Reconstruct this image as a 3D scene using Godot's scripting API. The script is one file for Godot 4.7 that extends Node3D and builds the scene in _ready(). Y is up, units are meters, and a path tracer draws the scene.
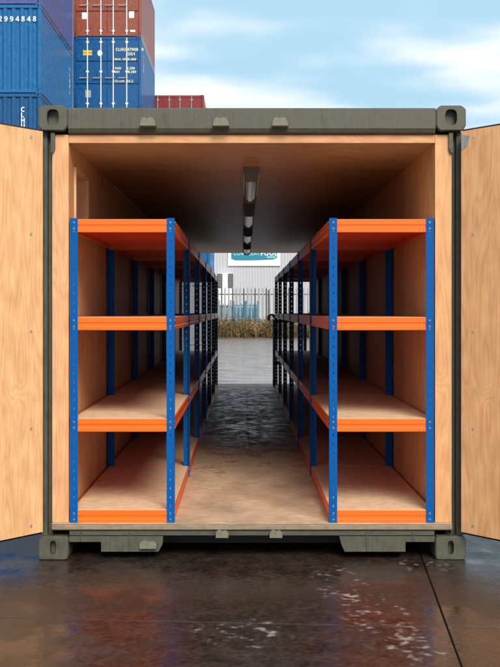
extends Node3D

# ------------------------------------------------------------------ state
var M := {}            # materials
var shapes := {}       # shared meshes
var rng := RandomNumberGenerator.new()
var taken := {}

# ------------------------------------------------------------------ small helpers
func lin(r: float, g: float, b: float) -> Color:
	return Color(r, g, b).linear_to_srgb()

func numbered(called: String) -> String:
	var n: int = taken.get(called, 0)
	taken[called] = n + 1
	return called if n == 0 else "%s_%03d" % [called, n]

func new_st() -> SurfaceTool:
	var st := SurfaceTool.new()
	st.begin(Mesh.PRIMITIVE_TRIANGLES)
	return st

func uv_of(p: Vector3, n: Vector3, g: int) -> Vector2:
	# metres on the face; v runs along the grain axis g
	var a := n.abs()
	var k := 0 if a.x >= a.y and a.x >= a.z else (1 if a.y >= a.z else 2)
	var left := []
	for i in 3:
		if i != k:
			left.append(i)
	if left[0] == g:
		return Vector2(p[left[1]], p[left[0]])
	return Vector2(p[left[0]], p[left[1]])

# one flat convex face; hint is roughly the outward direction
func face(st: SurfaceTool, pts: Array, hint: Vector3, g := 1, off := Vector2.ZERO) -> void:
	var c := Vector3.ZERO
	for i in range(1, pts.size() - 1):
		c += (pts[i] - pts[0]).cross(pts[i + 1] - pts[0])
	if c.length() < 1e-12:
		return
	c = c.normalized()
	var q := pts.duplicate()
	var n := c
	if c.dot(hint) > 0:
		q.reverse()
	else:
		n = -c
	for i in range(1, q.size() - 1):
		for p in [q[0], q[i], q[i + 1]]:
			st.set_normal(n)
			st.set_uv(uv_of(p, n, g) + off)
			st.add_vertex(p)

func bx(st: SurfaceTool, lo: Vector3, hi: Vector3, g := 1, off := Vector2.ZERO) -> void:
	for k in 3:
		var i := (k + 1) % 3
		var j := (k + 2) % 3
		for s in [0, 1]:
			var n := Vector3.ZERO
			n[k] = 1.0 if s else -1.0
			var pts := []
			for c in [[0, 0], [1, 0], [1, 1], [0, 1]]:
				var p := Vector3.ZERO
				p[k] = hi[k] if s else lo[k]
				p[i] = hi[i] if c[0] else lo[i]
				p[j] = hi[j] if c[1] else lo[j]
				pts.append(p)
			face(st, pts, n, g, off)

# box with chamfered edges
func cbx(st: SurfaceTool, lo: Vector3, hi: Vector3, c: float, g := 1, off := Vector2.ZERO) -> void:
	var mid := (lo + hi) / 2
	var v := func(s: Array, k: int) -> Vector3:
		var p := Vector3.ZERO
		for a in 3:
			var e: float = hi[a] if s[a] > 0 else lo[a]
			p[a] = e if a == k else e - c * s[a]
		return p
	for k in 3:
		var i := (k + 1) % 3
		var j := (k + 2) % 3
		for s in [-1, 1]:
			var pts := []
			for q in [[-1, -1], [1, -1], [1, 1], [-1, 1]]:
				var sg := [0, 0, 0]
				sg[k] = s
				sg[i] = q[0]
				sg[j] = q[1]
				pts.append(v.call(sg, k))
			var n := Vector3.ZERO
			n[k] = s
			face(st, pts, n, g, off)
		for q in [[-1, -1], [1, -1], [1, 1], [-1, 1]]:
			var a := [0, 0, 0]
			a[i] = q[0]
			a[j] = q[1]
			var b := a.duplicate()
			a[k] = -1
			b[k] = 1
			var n := Vector3.ZERO
			n[i] = q[0]
			n[j] = q[1]
			face(st, [v.call(a, i), v.call(b, i), v.call(b, j), v.call(a, j)], n, g, off)
	for x in [-1, 1]:
		for y in [-1, 1]:
			for z in [-1, 1]:
				var s := [x, y, z]
				face(st, [v.call(s, 0), v.call(s, 1), v.call(s, 2)], Vector3(x, y, z), g, off)

# polygon (2D) extruded along axis k from a to b; the 2D axes are (k+1)%3 and (k+2)%3
func prism(st: SurfaceTool, poly: PackedVector2Array, k: int, a: float, b: float, g := 1, off := Vector2.ZERO) -> void:
	var i := (k + 1) % 3
	var j := (k + 2) % 3
	var at := func(p: Vector2, t: float) -> Vector3:
		var r := Vector3.ZERO
		r[i] = p.x
		r[j] = p.y
		r[k] = t
		return r
	var ccw := not Geometry2D.is_polygon_clockwise(poly)
	var n := poly.size()
	for e in n:
		var p := poly[e]
		var q := poly[(e + 1) % n]
		var d := q - p
		var o := Vector2(d.y, -d.x) if ccw else Vector2(-d.y, d.x)
		face(st, [at.call(p, a), at.call(q, a), at.call(q, b), at.call(p, b)], at.call(o, 0.0), g, off)
	var tri := Geometry2D.triangulate_polygon(poly)
	var up := Vector3.ZERO
	up[k] = 1.0 if b > a else -1.0
	for t in range(0, tri.size(), 3):
		face(st, [at.call(poly[tri[t]], b), at.call(poly[tri[t + 1]], b), at.call(poly[tri[t + 2]], b)], up, g, off)
		face(st, [at.call(poly[tri[t]], a), at.call(poly[tri[t + 1]], a), at.call(poly[tri[t + 2]], a)], -up, g, off)

# round bar along a path
func tube(st: SurfaceTool, path: Array, r: float, sides := 8, caps := true) -> void:
	var rings := []
	var dirs := []
	var n := path.size()
	for i in n:
		var d: Vector3 = (path[mini(i + 1, n - 1)] - path[maxi(i - 1, 0)]).normalized()
		dirs.append(d)
	var u: Vector3 = Vector3.UP.cross(dirs[0])
	if u.length() < 0.01:
		u = Vector3.RIGHT
	u = u.normalized()
	for i in n:
		u = (u - dirs[i] * u.dot(dirs[i])).normalized()
		var w: Vector3 = dirs[i].cross(u)
		var ring := []
		for s in sides:
			var a := TAU * s / sides
			ring.append(u * cos(a) + w * sin(a))
		rings.append(ring)
	for i in n - 1:
		for s in sides:
			var t := (s + 1) % sides
			var q := [[i, s], [i, t], [i + 1, t], [i + 1, s]]
			var pts := []
			for c in q:
				pts.append(path[c[0]] + rings[c[0]][c[1]] * r)
			var nn: Vector3 = (pts[1] - pts[0]).cross(pts[2] - pts[0])
			if nn.dot(rings[i][s]) > 0:
				q.reverse()
			for tri in [[0, 1, 2], [0, 2, 3]]:
				for x in tri:
					var c: Array = q[x]
					st.set_normal(rings[c[0]][c[1]])
					st.set_uv(Vector2(float(c[1]) / sides, float(c[0])))
					st.add_vertex(path[c[0]] + rings[c[0]][c[1]] * r)
	if caps:
		for e in [0, n - 1]:
			var pts := []
			for s in sides:
				pts.append(path[e] + rings[e][s] * r)
			face(st, pts, -dirs[0] if e == 0 else dirs[n - 1])

func obj(called: String, what, m: Material, parent: Node = null, at := Vector3.ZERO) -> MeshInstance3D:
	var o := MeshInstance3D.new()
	o.name = called if parent else numbered(called)
	o.mesh = what.commit() if what is SurfaceTool else what
	if m:
		o.material_override = m
	o.position = at
	(parent if parent else self).add_child(o, true)
	return o

func tag(o: Node, label: String, category: String, group := "") -> void:
	o.set_meta("label", label)
	o.set_meta("category", category)
	if group:
		o.set_meta("group", group)

func thing(called: String, label: String, category: String, at := Vector3.ZERO, turn := 0.0, group := "") -> Node3D:
	var o := Node3D.new()
	o.name = numbered(called)
	add_child(o)
	o.position = at
	o.rotation.y = turn
	tag(o, label, category, group)
	return o

func grp(called: String, parent: Node) -> Node3D:
	var o := Node3D.new()
	o.name = called
	parent.add_child(o, true)
	return o

# ------------------------------------------------------------------ textures
func noise(seed_: int, freq: float, oct := 4, kind := FastNoiseLite.TYPE_SIMPLEX_SMOOTH) -> FastNoiseLite:
	var n := FastNoiseLite.new()
	n.seed = seed_
	n.noise_type = kind
	n.frequency = freq
	n.fractal_type = FastNoiseLite.FRACTAL_FBM
	n.fractal_octaves = oct
	return n

func grey(seed_: int, w: int, h: int, freq: float, oct := 4, kind := FastNoiseLite.TYPE_SIMPLEX_SMOOTH) -> PackedByteArray:
	var im := noise(seed_, freq, oct, kind).get_seamless_image(w, h)
	im.convert(Image.FORMAT_L8)
	return im.get_data()

func stretch(seed_: int, w: int, h: int, freq: float, sx: int, sy: int, oct := 4) -> PackedByteArray:
	# noise drawn out by sx and sy times
	var im := noise(seed_, freq, oct).get_seamless_image(maxi(w / sx, 8), maxi(h / sy, 8))
	im.convert(Image.FORMAT_L8)
	im.resize(w, h, Image.INTERPOLATE_CUBIC)
	return im.get_data()

func tex(w: int, h: int, d: PackedByteArray, fmt := Image.FORMAT_RGB8) -> ImageTexture:
	return ImageTexture.create_from_image(Image.create_from_data(w, h, false, fmt, d))

func b8(x: float) -> int:
	return clampi(int(x * 255.0 + 0.5), 0, 255)

func ss(a: float, b: float, x: float) -> float:
	var t := clampf((x - a) / (b - a), 0.0, 1.0)
	return t * t * (3.0 - 2.0 * t)

# plywood veneer: colour multiplies the albedo; 1 repeat = 1.2 m x 2.4 m (v along the grain)
func veneer(seed_: int) -> Array:
	var w := 512
	var h := 1024
	var rings := stretch(seed_, w, h, 0.012, 1, 9, 2)
	var fine := stretch(seed_ + 1, w, h, 0.16, 1, 24, 3)
	var broad := stretch(seed_ + 2, w, h, 0.02, 1, 2, 3)
	var d := PackedByteArray()
	d.resize(w * h * 3)
	var hm := PackedByteArray()
	hm.resize(w * h)
	for i in w * h:
		var a := rings[i] / 255.0
		var ring := 0.5 + 0.5 * sin(a * 38.0)
		ring = pow(ring, 3.0)
		var f := fine[i] / 255.0
		var b := broad[i] / 255.0
		var v := 1.0 - 0.030 * ring - 0.10 * (1.0 - f) - 0.10 * (1.0 - b)
		var red := 1.0 - 0.04 * ring
		d[i * 3] = b8(v * 1.03)
		d[i * 3 + 1] = b8(v * red * (0.97 + 0.03 * b))
		d[i * 3 + 2] = b8(v * red * (0.92 + 0.06 * b))
		hm[i] = b8(0.7 * f + 0.1 * (1.0 - ring))
	return [tex(w, h, d), tex(w, h, hm, Image.FORMAT_L8)]

func mat(c: Color, rough := 0.7, metal := 0.0) -> StandardMaterial3D:
	var m := StandardMaterial3D.new()
	m.albedo_color = c
	m.roughness = rough
	m.metallic = metal
	return m

func make_materials() -> void:
	# --- plywood
	var v1 := veneer(11)
	var v2 := veneer(47)
	var ply := func(c: Color, v: Array, rough := 0.55) -> StandardMaterial3D:
		var m := mat(c, rough)
		m.albedo_texture = v[0]
		m.uv1_scale = Vector3(1 / 1.2, 1 / 2.4, 1)
		m.heightmap_enabled = true
		m.heightmap_texture = v[1]
		m.heightmap_scale = 0.03
		return m
	M.ply_door = ply.call(lin(0.93, 0.59, 0.30), v1)
	M.ply_door2 = ply.call(lin(0.91, 0.54, 0.265), v2)
	M.ply_wall = [ply.call(lin(0.76, 0.43, 0.205), v1), ply.call(lin(0.70, 0.38, 0.18), v2), ply.call(lin(0.80, 0.465, 0.235), v2)]
	M.ply_ceiling = [ply.call(lin(0.68, 0.405, 0.235), v2, 0.45), ply.call(lin(0.63, 0.365, 0.205), v1, 0.45)]
	M.ply_edge = ply.call(lin(0.68, 0.46, 0.29), v1)
	# --- floor of the container: dry in front, wet and trodden further in; 1 repeat = 2.4 m x 12.2 m
	var fw := 512
	var fh := 2048
	var f1 := grey(5, fw, fh, 0.012, 4)
	var f2 := stretch(6, fw, fh, 0.12, 4, 1, 3)
	var f3 := grey(7, fw, fh, 0.06, 3)
	var fd := PackedByteArray()
	fd.resize(fw * fh * 3)
	var fr := PackedByteArray()
	fr.resize(fw * fh)
	for y in fh:
		var z := 12.2 * y / fh
		for x in fw:
			var i := y * fw + x
			var a := f1[i] / 255.0
			var b := f2[i] / 255.0
			var c := f3[i] / 255.0
			var wet := ss(-0.25, 0.25, (z - 3.1) * 0.42 + (a - 0.5) * 1.3 + (c - 0.5) * 0.9 + (b - 0.5) * 0.3)
			wet *= 1.0 - 0.5 * ss(10.0, 11.6, z + (a - 0.5) * 2.0)
			var scuff := ss(0.62, 0.78, c * 0.6 + b * 0.5)
			var v := 0.80 + 0.06 * (b - 0.5) + 0.22 * (a - 0.5) + 0.03 * scuff + 0.08 * (c - 0.5)
			var dry := Vector3(0.93, 0.80, 0.665) * v
			var soaked := Vector3(0.52, 0.40, 0.325) * (0.72 + 0.6 * b + 0.3 * (c - 0.5))
			var k := dry.lerp(soaked, wet)
			fd[i * 3] = b8(k.x)
			fd[i * 3 + 1] = b8(k.y)
			fd[i * 3 + 2] = b8(k.z)
			fr[i] = b8(lerpf(0.64 + 0.1 * (b - 0.5), clampf(0.56 + 0.9 * (b - 0.5) + 0.6 * (c - 0.5) + 0.5 * (a - 0.5), 0.30, 0.85), wet))
	var fl := mat(Color.WHITE, 1.0)
	fl.albedo_texture = tex(fw, fh, fd)
	fl.roughness_texture = tex(fw, fh, fr, Image.FORMAT_L8)
	fl.uv1_scale = Vector3(1 / 2.4, -1 / 12.2, 1)
	fl.heightmap_enabled = true
	fl.heightmap_texture = tex(fw, fh, f2, Image.FORMAT_L8)
	fl.heightmap_scale = 0.03
	M.floor = fl
	# --- chipboard shelves; 1 repeat = 0.6 m
	var cw := 512
	var c1 := grey(21, cw, cw, 0.09, 3, FastNoiseLite.TYPE_CELLULAR)
	var c2 := grey(22, cw, cw, 0.012, 3)
	var cd := PackedByteArray()
	cd.resize(cw * cw * 3)
	for i in cw * cw:
		var v := 0.90 + 0.09 * (c1[i] / 255.0 - 0.5) + 0.12 * (c2[i] / 255.0 - 0.5)
		cd[i * 3] = b8(v * 1.02)
		cd[i * 3 + 1] = b8(v * 0.985)
		cd[i * 3 + 2] = b8(v * 0.95)
	var ch := mat(lin(0.87, 0.68, 0.48), 0.6)
	ch.albedo_texture = tex(cw, cw, cd)
	ch.uv1_scale = Vector3(1 / 0.6, 1 / 0.6, 1)
	M.chipboard = ch
	# --- painted steel with a little grime; 1 repeat = 1.6 m
	var pw := 512
	var p1 := grey(31, pw, pw, 0.02, 5)
	var p2 := stretch(32, pw, pw, 0.09, 1, 12, 3)
	var p3 := grey(33, pw, pw, 0.11, 3)
	var pd := PackedByteArray()
	pd.resize(pw * pw * 3)
	var pr := PackedByteArray()
	pr.resize(pw * pw)
	for i in pw * pw:
		var a := p1[i] / 255.0
		var b := p2[i] / 255.0
		var c := p3[i] / 255.0
		var v := 0.90 + 0.16 * (a - 0.5) + 0.12 * (b - 0.5)
		var chip := ss(0.70, 0.80, c * 0.65 + a * 0.45)
		pd[i * 3] = b8(lerpf(v, 0.80, chip * 0.3))
		pd[i * 3 + 1] = b8(lerpf(v, 0.70, chip * 0.3))
		pd[i * 3 + 2] = b8(lerpf(v * 0.98, 0.62, chip * 0.3))
		pr[i] = b8(0.72 + 0.45 * (a - 0.5) + 0.2 * (b - 0.5))
	var pt := tex(pw, pw, pd)
	var prt := tex(pw, pw, pr, Image.FORMAT_L8)
	var p3t := tex(pw, pw, p3, Image.FORMAT_L8)
	var paint := func(c: Color, rough: float, rep := 1.6) -> StandardMaterial3D:
		var m := mat(c, rough)
		m.albedo_texture = pt
		m.roughness_texture = prt
		m.uv1_scale = Vector3(1 / rep, 1 / rep, 1)
		return m
	M.olive = paint.call(lin(0.090, 0.087, 0.064), 0.72, 0.9)
	M.olive.heightmap_enabled = true
	M.olive.heightmap_texture = p3t
	M.olive.heightmap_scale = 0.01
	M.olive_worn = paint.call(lin(0.20, 0.195, 0.145), 0.8, 0.5)
	M.sill = paint.call(lin(0.30, 0.235, 0.17), 0.75, 0.7)
	M.blue_post = mat(lin(0.0012, 0.085, 0.32), 0.45)
	M.blue_post.metallic_specular = 0.22
	M.orange = mat(lin(0.90, 0.135, 0.006), 0.30)
	M.pan = mat(lin(0.78, 0.07, 0.010), 0.4)
	M.rivet = mat(lin(0.16, 0.22, 0.33), 0.35, 0.4)
	M.zinc = mat(lin(0.55, 0.56, 0.58), 0.4, 0.7)
	M.rubber = mat(lin(0.012, 0.012, 0.013), 0.7)
	M.black_metal = mat(lin(0.018, 0.018, 0.02), 0.45, 0.2)
	M.dark = mat(lin(0.03, 0.028, 0.026), 0.8)
	M.yard = {
		"blue": paint.call(lin(0.012, 0.145, 0.40), 0.30), "blue2": paint.call(lin(0.012, 0.095, 0.27), 0.30), "violet": paint.call(lin(0.075, 0.10, 0.33), 0.42),
		"rust": paint.call(lin(0.33, 0.085, 0.050), 0.30), "red": paint.call(lin(0.27, 0.035, 0.030), 0.30), "grey": paint.call(lin(0.20, 0.205, 0.23), 0.65), "doorblue": paint.call(lin(0.008, 0.105, 0.33), 0.30)}
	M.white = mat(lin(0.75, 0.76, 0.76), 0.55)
	M.cream_print = mat(lin(0.72, 0.72, 0.42), 0.6)
	M.yellow_print = mat(lin(0.85, 0.45, 0.03), 0.6)
	M.galv = paint.call(lin(0.38, 0.385, 0.39), 0.7)
	M.galv_dark = paint.call(lin(0.10, 0.105, 0.11), 0.65)
	M.cladding = mat(lin(0.47, 0.47, 0.505), 0.5)
	M.teal = mat(lin(0.004, 0.20, 0.28), 0.5)
	M.cyan_print = mat(lin(0.42, 0.78, 0.84), 0.5)
	M.stillage_blue = mat(lin(0.045, 0.19, 0.30), 0.6)
	M.stillage_grey = mat(lin(0.20, 0.27, 0.31), 0.6)
	M.soil = mat(lin(0.13, 0.095, 0.06), 0.95)
	var wm := mat(Color.WHITE, 0.9)
	wm.vertex_color_use_as_albedo = true
	wm.backlight_enabled = true
	wm.backlight = Color(0.4, 0.38, 0.3)
	wm.cull_mode = BaseMaterial3D.CULL_DISABLED
	M.weed = wm
	# clear ribbed cover and lamp tube of the strip lights (switched off)
	var cl := mat(Color(0.92, 0.93, 0.95, 0.45), 0.15)
	cl.transparency = BaseMaterial3D.TRANSPARENCY_ALPHA
	M.clear = cl
	M.tube = mat(lin(0.82, 0.82, 0.80), 0.25)
	M.light_body = mat(lin(0.62, 0.62, 0.60), 0.5)
	M.cap = mat(lin(0.12, 0.112, 0.105), 0.5)
	# --- wet yard concrete; 1 repeat = 8 m
	var gw := 1024
	var g1 := grey(61, gw, gw, 0.006, 5)
	var g2 := grey(62, gw, gw, 0.05, 4)
	var g3 := grey(63, gw, gw, 0.2, 2)
	var g4 := grey(64, gw, gw, 0.018, 4)
	var gd := PackedByteArray()
	gd.resize(gw * gw * 3)
	var gr := PackedByteArray()
	gr.resize(gw * gw)
	var gh := PackedByteArray()
	gh.resize(gw * gw)
	for i in gw * gw:
		var a := g1[i] / 255.0
		var b := g2[i] / 255.0
		var c := g3[i] / 255.0
		var e := g4[i] / 255.0
		var v := 0.66 + 0.26 * (a - 0.5) + 0.26 * (b - 0.5) + 0.36 * (c - 0.5)
		var rust := ss(0.45, 0.75, e)
		gd[i * 3] = b8(v * (1.0 + 0.05 * rust))
		gd[i * 3 + 1] = b8(v * (0.94 - 0.01 * rust))
		gd[i * 3 + 2] = b8(v * (0.90 - 0.03 * rust))
		var film := ss(0.40, 0.62, a * 0.6 + e * 0.5 - 0.02)
		gr[i] = b8(lerpf(0.42, 0.25, film) + 0.16 * (b - 0.5) + 0.14 * (c - 0.5))
		gh[i] = b8(0.5 + 0.30 * (b - 0.5) + 0.6 * (c - 0.5) * (1.0 - 0.4 * film) + 0.15 * (a - 0.5))
	var gm := mat(lin(0.076, 0.058, 0.049), 1.0)
	gm.albedo_texture = tex(gw, gw, gd)
	gm.roughness_texture = tex(gw, gw, gr, Image.FORMAT_L8)
	gm.heightmap_enabled = true
	gm.heightmap_texture = tex(gw, gw, gh, Image.FORMAT_L8)
	gm.heightmap_scale = 0.28
	gm.uv1_triplanar = true
	gm.uv1_world_triplanar = true
	gm.uv1_scale = Vector3.ONE / 8.0
	# pale dried residue in flecks on the concrete in front of the right-hand shelves
	var sw := 1024
	var sd := PackedByteArray()
	sd.resize(sw * sw * 4)
	var s1 := grey(71, sw, sw, 0.085, 5)
	var s2 := grey(72, sw, sw, 0.025, 3)
	for y in sw:
		for x in sw:
			var i := y * sw + x
			var px := 6.0 * x / sw
			var pz := 6.0 * y / sw
			# a drift of flecks from the right-hand sill towards the lens, and a few in the middle
			var xx := px if px < 4.0 else px - 6.0
			var t := clampf((pz - 0.35) / 1.25, 0.0, 1.0)
			var near := (1.0 - ss(0.03, 0.24, Vector2(xx - lerpf(0.44, 0.66, t), (pz - lerpf(0.35, 1.6, t)) * 0.7).length())) * lerpf(0.6, 1.0, t)
			near = maxf(near, 0.55 * (1.0 - ss(0.05, 0.40, Vector2(xx + 0.05, pz - 1.45).length())))
			near = maxf(near, 0.5 * (1.0 - ss(0.05, 0.30, Vector2(xx - 0.95, pz - 0.1).length())))
			var m := ss(0.65, 0.90, s1[i] / 255.0 * 0.62 + s2[i] / 255.0 * 0.38 + 0.13 * near) * ss(0.0, 0.5, near)
			sd[i * 4] = 190
			sd[i * 4 + 1] = 182
			sd[i * 4 + 2] = 176
			sd[i * 4 + 3] = b8(m * 0.55)
	gm.detail_enabled = true
	gm.detail_albedo = tex(sw, sw, sd, Image.FORMAT_RGBA8)
	gm.detail_uv_layer = BaseMaterial3D.DETAIL_UV_2
	gm.detail_blend_mode = BaseMaterial3D.BLEND_MODE_MIX
	gm.uv2_triplanar = true
	gm.uv2_world_triplanar = true
	gm.uv2_scale = Vector3.ONE / 6.0
	M.concrete = gm
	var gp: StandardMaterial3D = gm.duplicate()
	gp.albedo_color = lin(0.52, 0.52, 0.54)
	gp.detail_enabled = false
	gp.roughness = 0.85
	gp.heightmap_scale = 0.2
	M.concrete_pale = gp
	M.joint = mat(lin(0.018, 0.015, 0.013), 0.8)

# ------------------------------------------------------------------ sky
func sky_image() -> Image:
	var w := 2048
	var h := 1024
	var n := noise(3, 1.0, 5)
	var n2 := noise(9, 0.45, 3)
	var off := Vector2(-54.0304, -26.2381)
	var d := PackedFloat32Array()
	d.resize(w * h * 3)
	for y in h:
		var el := (0.5 - (y + 0.5) / h) * PI
		for x in w:
			var i := (y * w + x) * 3
			var c := Color(0.40, 0.42, 0.44)
			if el > -0.01:
				var az := ((x + 0.5) / w - 0.5) * TAU      # 0 looks along -z
				var s := sin(maxf(el, 0.0))
				var k := cos(el) / (s + 0.10)
				var p := Vector2(sin(az) * k, -cos(az) * k) + off
				var a := n.get_noise_2d(p.x * 1.05, p.y * 1.5) * 0.5 + 0.5
				var b := n2.get_noise_2d(p.x, p.y) * 0.5 + 0.5
				var cl := ss(0.36, 0.74, a * 0.75 + b * 0.25)
				cl = 0.34 + 0.66 * cl
				var blue := Color(0.095, 0.325, 0.49).lerp(Color(0.08, 0.28, 0.46), ss(0.1, 0.9, s))
				c = blue.lerp(Color(0.64, 0.665, 0.675), cl)
			d[i] = c.r
			d[i + 1] = c.g
			d[i + 2] = c.b
	return Image.create_from_data(w, h, false, Image.FORMAT_RGBF, d.to_byte_array())

# ------------------------------------------------------------------ containers standing in the yard
const CW := 2.438
const CL := 6.058

func corrugated(st: SurfaceTool, length: float, y0: float, y1: float, pitch: float, depth: float, along: Vector3, out: Vector3, at: Vector3) -> void:
	var n := int(round(length / pitch))
	pitch = length / n
	var prof := []
	for i in n:
		var u := i * pitch
		prof.append_array([[u, 0.0], [u + pitch * 0.30, 0.0], [u + pitch * 0.5, -depth], [u + pitch * 0.8, -depth]])
	prof.append([length, 0.0])
	for i in prof.size() - 1:
		var a: Vector3 = at + along * prof[i][0] + out * prof[i][1]
		var b: Vector3 = at + along * prof[i + 1][0] + out * prof[i + 1][1]
		face(st, [a + Vector3.UP * y0, b + Vector3.UP * y0, b + Vector3.UP * y1, a + Vector3.UP * y1], out)

func shared(key: String, maker: Callable) -> Mesh:
	if not shapes.has(key):
		var st := new_st()
		maker.call(st)
		shapes[key] = st.commit()
	return shapes[key]

# origin: middle of the end that faces the camera, at the underside; the container runs to -z
func yard_container(label: String, at: Vector3, colour: String, h := 2.591, doors := false) -> Node3D:
	var t := thing("shipping_container", label, "container", at, 0.0, "containers stacked in the yard")
	var m: Material = M.yard[colour]
	var hk := "%.2f" % h
	var post := shared("post" + hk, func(st): cbx(st, Vector3(-0.05, 0.118, -0.05), Vector3(0.05, h - 0.118, 0.05), 0.01))
	for x in [-1.0, 1.0]:
		for z in [-0.052, -CL + 0.052]:
			obj("corner_post", post, m, t, Vector3(x * (CW / 2 - 0.052), 0, z))
	var cast := shared("cast", func(st):
		ring_block(st, Vector3(-0.0875, 0, -0.081), Vector3(0.0875, 0.116, 0.081), 0.012, 0.03, 0.042, Vector2.ZERO, 0.04))
	for x in [-1.0, 1.0]:
		for z in [-0.083, -CL + 0.083]:
			for y in [0.001, h - 0.117]:
				obj("corner_casting", cast, m, t, Vector3(x * (CW / 2 - 0.0895), y, z))
	var rail := shared("rail", func(st): cbx(st, Vector3(-0.03, 0.0, -CL + 0.17), Vector3(0.03, 0.10, -0.17), 0.008))
	var rail_end := shared("rail_end", func(st): cbx(st, Vector3(-CW / 2 + 0.18, 0.0, -0.03), Vector3(CW / 2 - 0.18, 0.10, 0.03), 0.008))
	for y in [0.012, h - 0.112]:
		for x in [-1.0, 1.0]:
			obj("side_rail", rail, m, t, Vector3(x * (CW / 2 - 0.034), y, 0))
		for z in [-0.035, -CL + 0.035]:
			obj("end_rail", rail_end, m, t, Vector3(0, y, z))
	var side := shared("side" + hk, func(st):
		corrugated(st, CL - 0.21, 0.10, h - 0.10, 0.278, 0.036, Vector3(0, 0, -1), Vector3(1, 0, 0), Vector3(0, 0, -0.105)))
	obj("side_wall", side, m, t, Vector3(CW / 2 - 0.012, 0, 0))
	var far_side := obj("side_wall", side, m, t, Vector3(-CW / 2 + 0.012, 0, -CL))
	far_side.rotation.y = PI
	var top := shared("roof" + hk, func(st): bx(st, Vector3(-CW / 2 + 0.06, h - 0.03, -CL + 0.06), Vector3(CW / 2 - 0.06, h - 0.018, -0.06)))
	obj("roof", top, m, t)
	var under := shared("under", func(st): bx(st, Vector3(-CW / 2 + 0.07, 0.06, -CL + 0.06), Vector3(CW / 2 - 0.07, 0.10, -0.07)))
	obj("underside", under, M.dark, t)
	var end := shared("end" + hk, func(st):
		corrugated(st, CW - 0.21, 0.10, h - 0.10, 0.25, 0.045, Vector3(1, 0, 0), Vector3(0, 0, 1), Vector3(-CW / 2 + 0.105, 0, -0.02)))
	if not doors:
		obj("end_wall", end, m, t)
	else:
		var leaf := shared("leaf" + hk, func(st):
			# a leaf with two pressed bands
			var ys := [0.115, h * 0.33, h * 0.33 + 0.07, h * 0.64, h * 0.64 + 0.07, h - 0.115]
			for k in 5:
				var zf := -0.02 if k % 2 == 0 else -0.055
				bx(st, Vector3(0.006, ys[k], -0.09), Vector3(1.108, ys[k + 1], zf)))
		for x in [-1.0, 1.0]:
			var l := obj("door", leaf, m, t, Vector3(0 if x > 0 else -1.114, 0, 0))
			var x0 := 0.0 if x > 0 else 1.114
			for r in [0.22, 0.70]:
				var bar := shared("bar%.2f" % (x0 + x * r) + hk, func(st):
					tube(st, [Vector3(x0 + x * r, 0.05, 0.022), Vector3(x0 + x * r, h - 0.05, 0.022)], 0.021, 8)
					for y in [0.16, h * 0.5, h - 0.24]:
						cbx(st, Vector3(x0 + x * r - 0.05, y, -0.02), Vector3(x0 + x * r + 0.05, y + 0.07, 0.03), 0.01))
				obj("locking_bar", bar, M.white if colour != "red" else M.galv, l)
				var hd := shared("handle%.2f" % (x0 + x * r) + hk, func(st):
					cbx(st, Vector3(x0 + x * r - 0.30, h * 0.42, 0.028), Vector3(x0 + x * r + 0.05, h * 0.42 + 0.035, 0.05), 0.006))
				obj("handle", hd, M.galv, l)
	var back := obj("end_wall", end, m, t, Vector3(0, 0, -CL))
	back.rotation.y = PI
	return t

func print_on(parent: Node, text: String, at: Vector3, size: float, m: Material, turn := 0.0, bold := true, centre := false, called := "lettering") -> MeshInstance3D:
	var tm := TextMesh.new()
	tm.text = text
	var f := SystemFont.new()
	f.font_names = PackedStringArray(["Droid Sans"])
	f.font_weight = 700 if bold else 400
	tm.font = f
	tm.font_size = 48
	tm.pixel_size = size / 35.0
	tm.depth = 0.004
	tm.curve_step = 2.0
	tm.horizontal_alignment = HORIZONTAL_ALIGNMENT_CENTER if centre else HORIZONTAL_ALIGNMENT_LEFT
	tm.vertical_alignment = VERTICAL_ALIGNMENT_CENTER
	var o := obj(called, tm, m, parent, at)
	o.rotation.y = turn
	return o

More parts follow.
